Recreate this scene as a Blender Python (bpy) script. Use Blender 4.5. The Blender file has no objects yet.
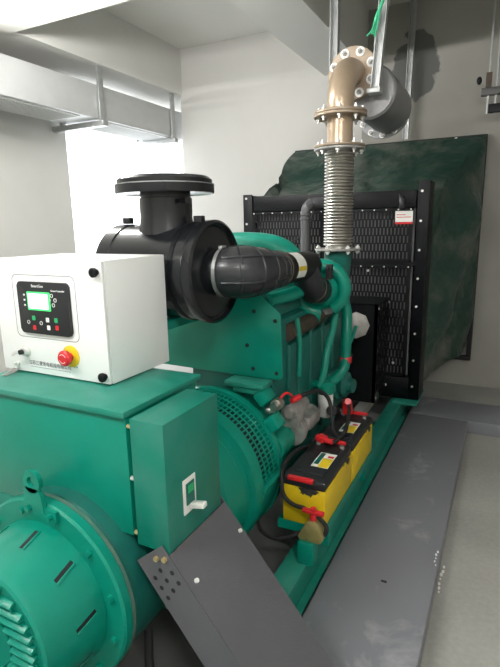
import bpy, bmesh, math, random
from mathutils import Vector, Matrix, Euler
random.seed(7)
C = bpy.context.scene.collection
SC = bpy.context.scene

# ------------------------------------------------------------------ camera
cam_d = bpy.data.cameras.new('camera')
cam = bpy.data.objects.new('camera', cam_d); C.objects.link(cam)
RI = Vector((0.8920027, 0.4516844, -0.0176728))
UP = Vector((-0.0801335, 0.1964860, 0.9772266))
FW = Vector((-0.4448705, 0.8702726, -0.2114611))
m = Matrix((RI, UP, -FW)).transposed().to_4x4(); m.translation = Vector((0, 0, 1.62))
cam.matrix_world = m
cam_d.sensor_fit = 'HORIZONTAL'; cam_d.sensor_width = 36.0; cam_d.lens = 36.0 * 499.58 / 500.0
cam_d.clip_start = 0.05; cam_d.clip_end = 200
SC.camera = cam

# ------------------------------------------------------------------ view, sky, lamps
SC.view_settings.view_transform = 'Standard'
SC.view_settings.look = 'None'
SC.view_settings.exposure = 1.15
SC.view_settings.gamma = 1.0
SC.view_settings.use_curve_mapping = False
W = bpy.data.worlds.new('world'); SC.world = W; W.use_nodes = True
bg = W.node_tree.nodes['Background']
bg.inputs[0].default_value = (0.93, 0.97, 1.0, 1); bg.inputs[1].default_value = 2.2

def area(name, loc, size, size_y, power, rot=(0, 0, 0), col=(1, 0.985, 0.95)):
    l = bpy.data.lights.new(name, 'AREA'); l.shape = 'RECTANGLE'; l.size = size; l.size_y = size_y
    l.energy = power; l.color = col
    o = bpy.data.objects.new(name, l); C.objects.link(o); o.location = loc; o.rotation_euler = rot
    return o
# one seen tube lamp and two added unseen ones are built in the LAMPS section below; TUBE is the brightness of a lit tube
TUBE = 200.0

# ------------------------------------------------------------------ materials
def new_mat(name):
    mt = bpy.data.materials.new(name); mt.use_nodes = True
    return mt, mt.node_tree.nodes, mt.node_tree.links, mt.node_tree.nodes['Principled BSDF']

def mat(name, col, rough=0.5, metal=0.0, col2=None, scale=6.0, amt=0.5, bump=0.0, bscale=60.0, emit=None, es=0.0, spec=0.5, detail=5.0, rvar=0.0):
    mt, N, L, P = new_mat(name)
    P.inputs['Base Color'].default_value = (*col, 1); P.inputs['Roughness'].default_value = rough
    P.inputs['Metallic'].default_value = metal; P.inputs['Specular IOR Level'].default_value = spec
    tc = N.new('ShaderNodeTexCoord')
    if col2 is not None:
        nz = N.new('ShaderNodeTexNoise'); nz.inputs['Scale'].default_value = scale; nz.inputs['Detail'].default_value = detail
        L.new(tc.outputs['Object'], nz.inputs['Vector'])
        cr = N.new('ShaderNodeValToRGB'); cr.color_ramp.elements[0].position = 0.62 - amt * 0.5; cr.color_ramp.elements[1].position = 0.62 + amt * 0.35
        cr.color_ramp.elements[0].color = (*col, 1); cr.color_ramp.elements[1].color = (*col2, 1)
        L.new(nz.outputs['Fac'], cr.inputs['Fac']); L.new(cr.outputs['Color'], P.inputs['Base Color'])
    if bump > 0:
        nb = N.new('ShaderNodeTexNoise'); nb.inputs['Scale'].default_value = bscale; nb.inputs['Detail'].default_value = 4
        L.new(tc.outputs['Object'], nb.inputs['Vector'])
        b = N.new('ShaderNodeBump'); b.inputs['Strength'].default_value = bump; b.inputs['Distance'].default_value = 0.01
        L.new(nb.outputs['Fac'], b.inputs['Height']); L.new(b.outputs['Normal'], P.inputs['Normal'])
    if emit is not None:
        P.inputs['Emission Color'].default_value = (*emit, 1); P.inputs['Emission Strength'].default_value = es
    return mt

M = {}
M['teal'] = mat('teal_paint', (0.0005, 0.222, 0.152), 0.3, 0, (0.004, 0.245, 0.175), 5.0, 0.6, 0.03, 90, spec=0.4)
M['teal_dusty'] = mat('teal_paint_dusty', (0.004, 0.21, 0.15), 0.42, 0, (0.05, 0.27, 0.21), 8.0, 0.6, 0.05, 90)
M['teal_dark'] = mat('teal_paint_engine_and_shade', (0.006, 0.11, 0.088), 0.42, 0, (0.012, 0.15, 0.12), 9.0, 0.6, 0.06, 70)
M['black'] = mat('black_paint', (0.0045, 0.005, 0.0065), 0.45, 0, (0.008, 0.009, 0.011), 8.0, 0.5, spec=0.2)
M['black_flat'] = mat('black_matt', (0.012, 0.012, 0.013), 0.7)
M['rubber'] = mat('black_rubber', (0.016, 0.017, 0.02), 0.33, 0, (0.026, 0.028, 0.032), 6.0, 0.6)
M['aircan'] = mat('black_plastic_satin', (0.008, 0.009, 0.011), 0.24, 0, (0.013, 0.014, 0.017), 4.0, 0.6)
M['core'] = mat('radiator_fins', (0.2, 0.205, 0.21), 0.55, 0.2, (0.26, 0.26, 0.26), 12.0, 0.6)
M['white'] = mat('white_enamel', (0.86, 0.87, 0.86), 0.35)
M['galv'] = mat('galvanised_steel', (0.42, 0.43, 0.43), 0.42, 0.7, (0.55, 0.56, 0.56), 20.0, 0.6)
M['steel'] = mat('stainless_steel', (0.62, 0.60, 0.56), 0.28, 0.95, (0.45, 0.43, 0.4), 15.0, 0.5)
M['bolt'] = mat('zinc_bolt', (0.78, 0.78, 0.75), 0.35, 0.5)
M['goldbolt'] = mat('zinc_yellow_bolt', (0.65, 0.5, 0.25), 0.4, 0.6)
M['brass'] = mat('dull_brass', (0.36, 0.30, 0.10), 0.4, 0.5, (0.5, 0.42, 0.2), 30.0, 0.6)
M['dark_steel'] = mat('dark_hanger_steel', (0.08, 0.08, 0.08), 0.5, 0.3)
M['hose_grey'] = mat('dark_grey_hose', (0.085, 0.088, 0.092), 0.4, 0.1)
M['rust'] = mat('bare_pipe_rusty', (0.42, 0.31, 0.21), 0.3, 0.35, (0.52, 0.42, 0.32), 7.0, 0.7, 0.05, 40)
M['rustflange'] = mat('bare_flange_steel', (0.33, 0.25, 0.18), 0.5, 0.45, (0.45, 0.38, 0.3), 14.0, 0.6)
M['muffler'] = mat('grey_muffler_paint', (0.2, 0.2, 0.205), 0.42, 0.3, (0.27, 0.27, 0.27), 5.0, 0.6)
M['cast'] = mat('cast_aluminium', (0.42, 0.41, 0.39), 0.5, 0.45, (0.2, 0.19, 0.18), 18.0, 0.6, 0.1, 60)
M['dirty'] = mat('dusty_grey_beam', (0.28, 0.28, 0.255), 0.7, 0.1, (0.4, 0.4, 0.37), 9.0, 0.5)
M['manifold'] = mat('brown_manifold', (0.05, 0.04, 0.03), 0.6, 0.3, (0.10, 0.07, 0.05), 14.0, 0.5)
M['red'] = mat('red_plastic', (0.62, 0.02, 0.025), 0.35)
M['yellow'] = mat('yellow_plastic', (0.75, 0.55, 0.02), 0.4)
M['green'] = mat('green_button', (0.02, 0.42, 0.14), 0.4)
M['screen'] = mat('lcd_screen', (0.5, 0.8, 0.55), 0.3, emit=(0.80, 1.0, 0.80), es=0.9)
M['screenrim'] = mat('lcd_screen_rim', (0.05, 0.6, 0.15), 0.3, emit=(0.03, 0.75, 0.12), es=0.6)
M['panel'] = mat('charcoal_controller', (0.014, 0.016, 0.018), 0.42)
M['ink'] = mat('grey_ink', (0.18, 0.18, 0.19), 0.6)
M['whiteink'] = mat('white_ink', (0.8, 0.8, 0.8), 0.6)
M['label'] = mat('paper_label', (0.8, 0.8, 0.76), 0.5)
M['canister'] = mat('white_filter_can', (0.72, 0.73, 0.7), 0.4)
M['charcoal'] = mat('charcoal_sheet', (0.105, 0.104, 0.116), 0.5, 0.1, (0.13, 0.13, 0.142), 3.0, 0.6, 0.12, 260)
M['plaster'] = mat('white_plaster', (0.66, 0.65, 0.62), 0.85, 0, (0.60, 0.59, 0.56), 1.3, 0.6, 0.05, 40)
M['ceiling'] = mat('ceiling_plaster', (0.66, 0.65, 0.615), 0.9, 0, (0.6, 0.59, 0.56), 1.2, 0.6)
M['duct'] = mat('duct_sheet', (0.52, 0.53, 0.525), 0.45, 0.25, (0.6, 0.6, 0.6), 4.0, 0.6)
M['ductwhite'] = mat('duct_white_panel', (0.75, 0.76, 0.75), 0.5)
M['rope'] = mat('green_cord', (0.05, 0.5, 0.25), 0.6)
M['tube_on'] = mat('lit_tube', (1, 1, 1), 0.4, emit=(1, 0.99, 0.96), es=TUBE)

def floor_mat():
    mt, N, L, P = new_mat('concrete_floor')
    tc = N.new('ShaderNodeTexCoord')
    n1 = N.new('ShaderNodeTexNoise'); n1.inputs['Scale'].default_value = 1.6; n1.inputs['Detail'].default_value = 8
    n2 = N.new('ShaderNodeTexNoise'); n2.inputs['Scale'].default_value = 45; n2.inputs['Detail'].default_value = 3
    L.new(tc.outputs['Object'], n1.inputs['Vector']); L.new(tc.outputs['Object'], n2.inputs['Vector'])
    mx = N.new('ShaderNodeMix'); mx.data_type = 'FLOAT'; mx.inputs[0].default_value = 0.3
    L.new(n1.outputs['Fac'], mx.inputs[2]); L.new(n2.outputs['Fac'], mx.inputs[3])
    cr = N.new('ShaderNodeValToRGB'); e = cr.color_ramp.elements
    e[0].position = 0.3; e[0].color = (0.27, 0.272, 0.25, 1); e[1].position = 0.7; e[1].color = (0.40, 0.40, 0.37, 1)
    L.new(mx.outputs[0], cr.inputs['Fac']); L.new(cr.outputs['Color'], P.inputs['Base Color'])
    P.inputs['Roughness'].default_value = 0.75
    return mt
M['teal_wiped'] = mat('teal_paint_wiped', (0.001, 0.185, 0.128), 0.36, 0, (0.035, 0.20, 0.155), 9.0, 0.4, 0.03, 90, detail=7)
M['worn'] = mat('worn_teal_rim', (0.05, 0.16, 0.12), 0.5, 0.1, (0.2, 0.21, 0.18), 6.0, 0.6)
M['floor'] = floor_mat()
M['dirt_shade'] = mat('dirty_shaded_concrete', (0.085, 0.088, 0.085), 0.7, 0, (0.17, 0.17, 0.16), 3.0, 0.6)  # dirty concrete, darkened also for the shade under the generator

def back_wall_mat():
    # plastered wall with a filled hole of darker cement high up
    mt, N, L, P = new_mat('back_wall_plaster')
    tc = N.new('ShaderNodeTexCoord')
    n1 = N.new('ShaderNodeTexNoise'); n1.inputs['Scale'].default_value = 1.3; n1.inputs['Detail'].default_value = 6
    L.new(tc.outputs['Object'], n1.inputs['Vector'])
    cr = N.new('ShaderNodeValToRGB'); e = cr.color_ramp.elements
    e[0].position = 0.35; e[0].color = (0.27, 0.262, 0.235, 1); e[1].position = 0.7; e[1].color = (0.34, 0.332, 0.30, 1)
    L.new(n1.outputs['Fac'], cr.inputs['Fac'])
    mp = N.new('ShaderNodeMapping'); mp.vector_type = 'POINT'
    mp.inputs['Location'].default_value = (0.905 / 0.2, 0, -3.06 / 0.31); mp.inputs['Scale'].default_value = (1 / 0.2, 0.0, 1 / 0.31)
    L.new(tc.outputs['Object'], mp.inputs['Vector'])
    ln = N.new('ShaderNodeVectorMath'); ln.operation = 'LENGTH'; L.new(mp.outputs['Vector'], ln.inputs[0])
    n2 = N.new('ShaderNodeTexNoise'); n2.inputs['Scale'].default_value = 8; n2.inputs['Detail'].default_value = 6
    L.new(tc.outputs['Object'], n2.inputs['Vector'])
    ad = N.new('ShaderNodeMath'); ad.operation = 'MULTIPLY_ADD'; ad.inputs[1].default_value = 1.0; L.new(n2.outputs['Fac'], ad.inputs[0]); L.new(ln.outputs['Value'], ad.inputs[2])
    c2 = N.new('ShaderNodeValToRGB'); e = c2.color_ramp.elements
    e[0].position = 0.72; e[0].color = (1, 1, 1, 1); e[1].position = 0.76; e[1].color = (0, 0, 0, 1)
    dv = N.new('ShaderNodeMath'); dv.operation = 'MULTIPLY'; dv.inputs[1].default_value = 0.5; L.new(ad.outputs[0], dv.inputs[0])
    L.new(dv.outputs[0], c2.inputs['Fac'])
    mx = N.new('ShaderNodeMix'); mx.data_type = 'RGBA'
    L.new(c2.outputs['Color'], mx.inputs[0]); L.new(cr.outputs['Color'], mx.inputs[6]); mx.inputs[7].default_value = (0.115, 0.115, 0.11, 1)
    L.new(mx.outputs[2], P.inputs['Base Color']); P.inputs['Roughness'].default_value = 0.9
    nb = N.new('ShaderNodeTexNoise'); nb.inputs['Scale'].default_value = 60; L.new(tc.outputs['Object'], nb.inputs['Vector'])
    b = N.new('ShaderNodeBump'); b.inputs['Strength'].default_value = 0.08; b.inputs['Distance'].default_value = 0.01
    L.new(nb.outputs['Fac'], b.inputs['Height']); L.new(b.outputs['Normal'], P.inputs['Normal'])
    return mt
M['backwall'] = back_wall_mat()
M['backplaster'] = mat('back_plaster', (0.56, 0.55, 0.525), 0.85, 0, (0.51, 0.50, 0.475), 1.3, 0.6, 0.05, 40)

def plate_mat():
    # charcoal plate with whitish dust scuffs
    mt, N, L, P = new_mat('charcoal_plate_scuffed')
    tc = N.new('ShaderNodeTexCoord')
    n1 = N.new('ShaderNodeTexNoise'); n1.inputs['Scale'].default_value = 4.2; n1.inputs['Detail'].default_value = 6; n1.inputs['Roughness'].default_value = 0.6
    n1.inputs['Distortion'].default_value = 0.4
    n2 = N.new('ShaderNodeTexNoise'); n2.inputs['Scale'].default_value = 300; n2.inputs['Detail'].default_value = 2
    L.new(tc.outputs['Object'], n1.inputs['Vector']); L.new(tc.outputs['Object'], n2.inputs['Vector'])
    cr = N.new('ShaderNodeValToRGB'); e = cr.color_ramp.elements
    e[0].position = 0.58; e[0].color = (0.19, 0.195, 0.218, 1); e[1].position = 0.74; e[1].color = (0.34, 0.345, 0.365, 1)
    L.new(n1.outputs['Fac'], cr.inputs['Fac']); L.new(cr.outputs['Color'], P.inputs['Base Color'])
    P.inputs['Roughness'].default_value = 0.5
    b = N.new('ShaderNodeBump'); b.inputs['Strength'].default_value = 0.25; b.inputs['Distance'].default_value = 0.002
    L.new(n2.outputs['Fac'], b.inputs['Height']); L.new(b.outputs['Normal'], P.inputs['Normal'])
    return mt
M['plate'] = plate_mat()

def tarp_mat():
    mt, N, L, P = new_mat('dark_green_tarpaulin')
    tc = N.new('ShaderNodeTexCoord')
    n1 = N.new('ShaderNodeTexNoise'); n1.inputs['Scale'].default_value = 2.2; n1.inputs['Detail'].default_value = 9; n1.inputs['Roughness'].default_value = 0.7
    L.new(tc.outputs['Object'], n1.inputs['Vector'])
    cr = N.new('ShaderNodeValToRGB'); e = cr.color_ramp.elements
    e[0].position = 0.50; e[0].color = (0.010, 0.042, 0.030, 1); e[1].position = 0.72; e[1].color = (0.14, 0.14, 0.12, 1)
    L.new(n1.outputs['Fac'], cr.inputs['Fac']); L.new(cr.outputs['Color'], P.inputs['Base Color'])
    P.inputs['Roughness'].default_value = 0.34
    n2 = N.new('ShaderNodeTexNoise'); n2.inputs['Scale'].default_value = 3.0; n2.inputs['Detail'].default_value = 3; n2.inputs['Distortion'].default_value = 0.2
    L.new(tc.outputs['Object'], n2.inputs['Vector'])
    b = N.new('ShaderNodeBump'); b.inputs['Strength'].default_value = 0.9; b.inputs['Distance'].default_value = 0.08
    L.new(n2.outputs['Fac'], b.inputs['Height']); L.new(b.outputs['Normal'], P.inputs['Normal'])
    return mt
M['tarp'] = tarp_mat()

def battery_mat():
    # black case wrapped in torn yellow film: ragged edge near the top
    mt, N, L, P = new_mat('yellow_wrapped_case')
    tc = N.new('ShaderNodeTexCoord'); sp = N.new('ShaderNodeSeparateXYZ'); L.new(tc.outputs['Object'], sp.inputs[0])
    n1 = N.new('ShaderNodeTexNoise'); n1.inputs['Scale'].default_value = 9; n1.inputs['Detail'].default_value = 6; n1.inputs['Roughness'].default_value = 0.65
    L.new(tc.outputs['Object'], n1.inputs['Vector'])
    mr = N.new('ShaderNodeMapRange'); mr.inputs[1].default_value = 0.12; mr.inputs[2].default_value = 0.23; mr.inputs[3].default_value = -0.15; mr.inputs[4].default_value = 0.11
    L.new(sp.outputs['Z'], mr.inputs[0])
    ad = N.new('ShaderNodeMath'); ad.operation = 'ADD'; L.new(n1.outputs['Fac'], ad.inputs[0]); L.new(mr.outputs[0], ad.inputs[1])
    cr = N.new('ShaderNodeValToRGB'); e = cr.color_ramp.elements; cr.color_ramp.interpolation = 'LINEAR'
    e[0].position = 0.555; e[0].color = (0.72, 0.50, 0.012, 1); e[1].position = 0.575; e[1].color = (0.02, 0.02, 0.022, 1)
    L.new(ad.outputs[0], cr.inputs['Fac']); L.new(cr.outputs['Color'], P.inputs['Base Color'])
    P.inputs['Roughness'].default_value = 0.4
    return mt
M['battery'] = battery_mat()

def glass_mat():
    mt, N, L, P = new_mat('window_glass')
    out = N['Material Output']; tr = N.new('ShaderNodeBsdfTransparent'); gl = N.new('ShaderNodeBsdfGlossy'); gl.inputs['Roughness'].default_value = 0.02
    mx = N.new('ShaderNodeMixShader'); mx.inputs[0].default_value = 0.06
    L.new(tr.outputs[0], mx.inputs[1]); L.new(gl.outputs[0], mx.inputs[2]); L.new(mx.outputs[0], out.inputs[0])
    return mt
M['glass'] = glass_mat()

# ------------------------------------------------------------------ mesh helpers
BASE = {}
def sm(pts, n=8):
    """Catmull-Rom resample."""
    P = [Vector(p) for p in pts]; Q = [P[0] * 2 - P[1]] + P + [P[-1] * 2 - P[-2]]; out = []
    for i in range(1, len(Q) - 2):
        for k in range(n):
            t = k / n; a, b, c, d = Q[i-1], Q[i], Q[i+1], Q[i+2]
            out.append(0.5 * ((2*b) + (c-a)*t + (2*a-5*b+4*c-d)*t*t + (3*b-a-3*c+d)*t**3))
    out.append(P[-1]); return out

class MB:
    def __init__(s): s.bm = bmesh.new(); s.mi = 0
    def _face(s, vs):
        try: f = s.bm.faces.new(vs); f.material_index = s.mi; return f
        except ValueError: return None
    def box(s, x0, x1, y0, y1, z0, z1, bev=0.0, rot=None, seg=2):
        vs = [s.bm.verts.new((x, y, z)) for x in (x0, x1) for y in (y0, y1) for z in (z0, z1)]
        fs = [s._face([vs[i] for i in q]) for q in ((0,1,3,2),(4,6,7,5),(0,4,5,1),(2,3,7,6),(0,2,6,4),(1,5,7,3))]
        if rot is not None:
            c = Vector(((x0+x1)/2, (y0+y1)/2, (z0+z1)/2))
            for v in vs: v.co = c + rot @ (v.co - c)
        if bev > 0:
            es = list({e for f in fs for e in f.edges})
            r = bmesh.ops.bevel(s.bm, geom=es, offset=bev, segments=seg, affect='EDGES', profile=0.5)
            for f in r['faces']: f.material_index = s.mi
        return s
    def lathe(s, c, axis, prof, n=32, cap=True, a0=0.0, a1=2*math.pi):
        c = Vector(c); ax = Vector(axis).normalized()
        h = Vector((0, 0, 1)) if abs(ax.z) < 0.9 else Vector((0, 1, 0))
        u = ax.cross(h).normalized(); v = ax.cross(u)
        full = abs(a1 - a0 - 2*math.pi) < 1e-6; N = n if full else n + 1
        rings = []
        for (r, t) in prof:
            rings.append([s.bm.verts.new(c + ax*t + (u*math.cos(a0+(a1-a0)*k/n) + v*math.sin(a0+(a1-a0)*k/n))*max(r, 1e-5)) for k in range(N)])
        for a, b in zip(rings, rings[1:]):
            for k in range(n):
                k2 = (k+1) % N; s._face([a[k], a[k2], b[k2], b[k]])
        if cap and full:
            s._face(rings[0][::-1]); s._face(rings[-1])
        return s
    def cyl(s, p0, p1, r0, r1=None, n=24):
        p0 = Vector(p0); p1 = Vector(p1); d = p1 - p0
        return s.lathe(p0, d, [(r0, 0), (r0 if r1 is None else r1, d.length)], n)
    def tube(s, pts, r, n=12):
        P = [Vector(p) for p in pts]; rr = r if isinstance(r, (list, tuple)) else [r]*len(P)
        T = [(P[min(i+1, len(P)-1)] - P[max(i-1, 0)]).normalized() for i in range(len(P))]
        h = Vector((0, 0, 1)) if abs(T[0].z) < 0.9 else Vector((1, 0, 0))
        u = T[0].cross(h).normalized(); rings = []
        for i, p in enumerate(P):
            u = (u - T[i]*u.dot(T[i])).normalized(); v = T[i].cross(u)
            rings.append([s.bm.verts.new(p + (u*math.cos(2*math.pi*k/n) + v*math.sin(2*math.pi*k/n))*rr[i]) for k in range(n)])
        for a, b in zip(rings, rings[1:]):
            for k in range(n): s._face([a[k], a[(k+1)%n], b[(k+1)%n], b[k]])
        s._face(rings[0][::-1]); s._face(rings[-1]); return s
    def prism(s, poly, vec, bev=0.0):
        a = [s.bm.verts.new(p) for p in poly]; b = [s.bm.verts.new(Vector(p) + Vector(vec)) for p in poly]; n = len(a)
        fs = [s._face(a[::-1]), s._face(b)] + [s._face([a[k], a[(k+1)%n], b[(k+1)%n], b[k]]) for k in range(n)]
        if bev > 0:
            es = list({e for f in fs for e in f.edges})
            r = bmesh.ops.bevel(s.bm, geom=es, offset=bev, segments=2, affect='EDGES', profile=0.5)
            for f in r['faces']: f.material_index = s.mi
        return s
    def ball(s, c, r, sc=(1, 1, 1), n=16):
        g = bmesh.ops.create_uvsphere(s.bm, u_segments=n, v_segments=max(6, n//2), radius=r)
        for v in g['verts']: v.co = Vector(c) + Vector((v.co.x*sc[0], v.co.y*sc[1], v.co.z*sc[2]))
        for f in {f for v in g['verts'] for f in v.link_faces}: f.material_index = s.mi
        return s
    def perf(s, o, u, v, w, h, cols, rows, fw, fh, stagger=True):
        """perforated sheet in the plane (u, v): each cell a rim around an open slot."""
        o = Vector(o); u = Vector(u); v = Vector(v); dw = w/cols; dh = h/rows
        def quad(a0, a1, b0, b1):
            s._face([s.bm.verts.new(o + u*a + v*b) for a, b in ((a0,b0),(a1,b0),(a1,b1),(a0,b1))])
        for r in range(rows):
            off = dw/2 if (stagger and r % 2) else 0; n = cols - (1 if off else 0)
            if off: quad(0, off, r*dh, (r+1)*dh); quad(w-off, w, r*dh, (r+1)*dh)
            for c in range(n):
                a = off + c*dw; b = r*dh; ea = dw*(1-fw)/2; eb = dh*(1-fh)/2
                quad(a, a+ea, b, b+dh); quad(a+dw-ea, a+dw, b, b+dh); quad(a+ea, a+dw-ea, b, b+eb); quad(a+ea, a+dw-ea, b+dh-eb, b+dh)
        return s
    def build(s, name, mats, parent=None, base=None, smooth=28):
        if not isinstance(mats, (list, tuple)): mats = [mats]
        b = Vector(base) if base is not None else (BASE[parent.name] if parent is not None else Vector((0, 0, 0)))
        bmesh.ops.recalc_face_normals(s.bm, faces=s.bm.faces[:])
        bmesh.ops.translate(s.bm, verts=s.bm.verts[:], vec=-b)
        me = bpy.data.meshes.new(name); s.bm.to_mesh(me); s.bm.free()
        for mt in mats: me.materials.append(M[mt])
        if smooth:
            for p in me.polygons: p.use_smooth = True
            me.set_sharp_from_angle(angle=math.radians(smooth))
        o = bpy.data.objects.new(name, me); C.objects.link(o)
        if parent is not None: o.parent = parent
        else: o.location = b
        BASE[o.name] = b
        return o

def thing(name, label, cat, base, group=None):
    o = bpy.data.objects.new(name, None); C.objects.link(o); o.location = base; o.empty_display_size = 0.1
    BASE[o.name] = Vector(base); return tag(o, label, cat, group)
def tag(o, label, cat, group=None):
    o['label'] = label; o['category'] = cat
    if group: o['group'] = group
    return o
def struct(name, mb, m_, smooth=0):
    o = mb.build(name, m_, smooth=smooth); o['kind'] = 'structure'; return o
def text(name, body, size, loc, rot, m_, parent, ext=0.0006, align='CENTER'):
    cu = bpy.data.curves.new(name, 'FONT'); cu.body = body; cu.size = size; cu.align_x = align; cu.align_y = 'CENTER'; cu.extrude = ext
    t = bpy.data.objects.new(name + '_tmp', cu); C.objects.link(t)
    dg = bpy.context.evaluated_depsgraph_get(); dg.update()
    me = bpy.data.meshes.new_from_object(t.evaluated_get(dg)); bpy.data.objects.remove(t)
    me.transform(Matrix.Translation(Vector(loc) - BASE[parent.name]) @ Euler(rot).to_matrix().to_4x4())
    me.materials.clear(); me.materials.append(M[m_])
    o = bpy.data.objects.new(name, me); C.objects.link(o); o.parent = parent; BASE[o.name] = BASE[parent.name]
    return o
def rbox2d(x0, x1, z0, z1, r, n=5):
    out = []
    for cx, cz, a in ((x1-r, z1-r, 0), (x0+r, z1-r, 90), (x0+r, z0+r, 180), (x1-r, z0+r, 270)):
        for k in range(n+1):
            t = math.radians(a + 90*k/n); out.append((cx + r*math.cos(t), cz + r*math.sin(t)))
    return out
FRONT = (math.radians(90), 0, 0); RIGHT = (math.radians(90), 0, math.radians(90))

# ================================================================== THE ROOM
XL, XR, YB, YR, ZC = -4.25, 2.6, 5.3, -3.2, 3.62
struct('floor', MB().box(XL-0.3, XR+0.2, YR-0.2, YB+1.4, -0.1, 0), 'floor')
struct('ceiling', MB().box(XL-0.3, XR+0.2, YR-0.2, YB+1.4, ZC, ZC+0.15), 'ceiling')
struct('wall_back', MB().box(-3.57, -1.40, YB, YB+0.25, 0, ZC), 'backplaster')
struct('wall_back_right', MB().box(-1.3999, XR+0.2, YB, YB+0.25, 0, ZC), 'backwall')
struct('wall_right', MB().box(XR, XR+0.2, YR-0.2, YB, 0, ZC), 'plaster')
struct('wall_rear', MB().box(XL-0.3, XR, YR-0.2, YR, 0, ZC), 'plaster')
struct('wall_left', MB().box(XL-0.2, XL, YR, 4.12, 0, 3.12), 'plaster')
struct('wall_niche', MB().box(XL-0.2, -3.57, 6.5, 6.7, 0, 3.12), 'plaster')
# the big bright window between the left wall and the corner
w = struct('window_1', MB().box(XL-0.14, XL-0.06, 4.121, 4.18, 0, 3.12).box(XL-0.14, XL-0.06, 6.42, 6.5, 0, 3.12).box(XL-0.14, XL-0.06, 4.18, 6.42, 0, 0.08).box(XL-0.14, XL-0.06, 4.18, 6.42, 3.05, 3.12), 'white')
MB().box(XL-0.105, XL-0.097, 4.18, 6.42, 0.08, 3.05).build('pane', 'glass', w, smooth=0)
# grid of concrete beams under the ceiling
struct('beam_left', MB().box(XL-0.3, -3.55, YR, 6.7, 3.125, ZC), 'ceiling')
struct('beam_front', MB().box(-3.55, XR, 2.62, 2.975, 3.1, ZC), 'ceiling')
struct('beam_middle', MB().box(-1.80, -1.365, 2.975, YB, 3.1, ZC), 'ceiling')

struct('floor_dark_slab', MB().box(-2.2, -.607, .1, 4.6, 0, .008), 'dirt_shade')  # thin dark slab: dirt and generator shade both put into its colour
# ================================================================== FLOOR COVERS
p = MB().box(-0.606, -0.163, 0.2, 4.02, 0.0, 0.1, 0.004)
p.mi = 1; p.prism([(x, y, .1001) for x, y in rbox2d(-.373, -.347, 1.930, 1.945, .006, 3)], (0, 0, .0003))
t = p.build('floor_cover', ['plate', 'black_flat']); tag(t, 'long scuffed charcoal metal floor cover running along right side of generator', 'floor cover')
t = MB().box(-0.606, 2.2, 4.025, 4.48, 0.0, 0.1, 0.004).build('floor_cover', 'plate')
tag(t, 'charcoal metal floor cover running crosswise behind, towards the right wall', 'floor cover')
mb = MB()
for i in range(7):
    y = 2.10 + 0.03*i + random.uniform(-.01, .01); a = random.uniform(.004, .008)
    mb.ball((-0.150 + random.uniform(-.003, .004), y, a*0.9), a, (1, 1.6, 1), 8)
for i in range(5):
    y = 2.14 + 0.025*i; a = random.uniform(.003, .006); mb.ball((-0.175 + random.uniform(-.006, .004), y, .1005 + a*.9), a, (1, 1.6, 1), 8)
t = mb.build('crumb_pile', 'label'); t['kind'] = 'stuff'; tag(t, 'pale crumbs of rubble along the right edge of long floor cover', 'rubble')

# ================================================================== SKID
X0 = -1.21
sk = thing('skid_frame', 'teal steel skid frame carrying the generator, dusty right rail visible', 'frame', (X0, 2.6, 0))
for sgn, x in ((1, -0.705), (-1, -1.715)):
    mb = MB()
    mb.box(x-.05, x+.05, 0.3, 4.32, .188, .2, .002)
    mb.box(x+sgn*.038-.006, x+sgn*.038+.006, 0.3, 4.32, .03, .188)
    mb.box(x-.05, x+.05, 0.3, 4.32, .012, .03)
    if sgn > 0: mb.box(x+.0445, x+.078, 0.3, 4.015, .06, .068)
    mb.build('rail', 'teal_dusty', sk)
for y in (0.5, 1.5, 2.9, 3.5):
    MB().box(-1.745, -0.68, y-.04, y+.04, .03, .17, .003).build('crossmember', 'teal_dark', sk)
MB().box(-0.72, -0.535, 3.90, 4.32, .2005, .222, .004).build('foot_plate', 'teal_dusty', sk)
MB().box(-2.1, -1.7, 3.90, 4.32, .2005, .222, .004).build('foot_plate', 'teal_dusty', sk)
MB().box(-0.93, -0.85, 2.55, 3.98, .20, .26, .004).build('engine_bearer', 'dirty', sk)
MB().box(-1.57, -1.49, 2.55, 3.98, .20, .26, .004).build('engine_bearer', 'dirty', sk)

# ================================================================== ALTERNATOR
ZA = 0.50
al = thing('alternator', 'large teal alternator with round end cover in the front left corner', 'alternator', (X0, 1.3, .16))
def L(mb, prof, n=64, **k): return mb.lathe((X0, 0, ZA), (0, 1, 0), prof, n, **k)
L(MB(), [(.28, .985), (.298, 1.0), (.305, 1.499)]).build('stator_shaded', 'teal_dark', al)  # front of the stator in darker teal: its shade is put into the colour
L(MB(), [(.305, 1.50), (.33, 1.52), (.34, 1.58), (.34, 1.64), (.325, 1.66), (.325, 1.70), (.352, 1.71), (.36, 1.74), (.36, 1.765), (.345, 1.77)]).build('stator_housing', 'teal', al)
L(MB(), [(.312, .965), (.312, .978), (.29, .983)], cap=False).build('end_bracket_rim', 'worn', al)
L(MB(), [(.20, .93), (.305, .93), (.312, .937), (.312, .964), (.20, .9645)]).build('end_bracket', 'teal', al)
mb = MB()
L(mb, [(.05, .735), (.195, .735), (.200, .73), (.210, .727), (.220, .733), (.226, .75), (.239, .90), (.243, .929)])
mb.mi = 1
for a in (118, 82, 46, 8, -30, 154):                         # cooling slots along the drum with a pressed lip
    r = .2325; R_ = Matrix.Rotation(math.radians(90-a), 3, 'Y') @ Matrix.Rotation(.22, 3, 'Z') @ Matrix.Rotation(.09, 3, 'X')
    c = Vector((X0 + r*math.cos(math.radians(a)), .862, ZA + r*math.sin(math.radians(a))))
    mb.mi = 1; mb.box(c.x-.0075, c.x+.0075, c.y-.036, c.y+.036, c.z-.004, c.z+.0035, 0, R_)
    q = c + R_ @ Vector((.009, .0, .002)); mb.mi = 0; mb.box(q.x-.004, q.x+.004, q.y-.038, q.y+.038, q.z-.004, q.z+.005, .002, R_)
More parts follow.
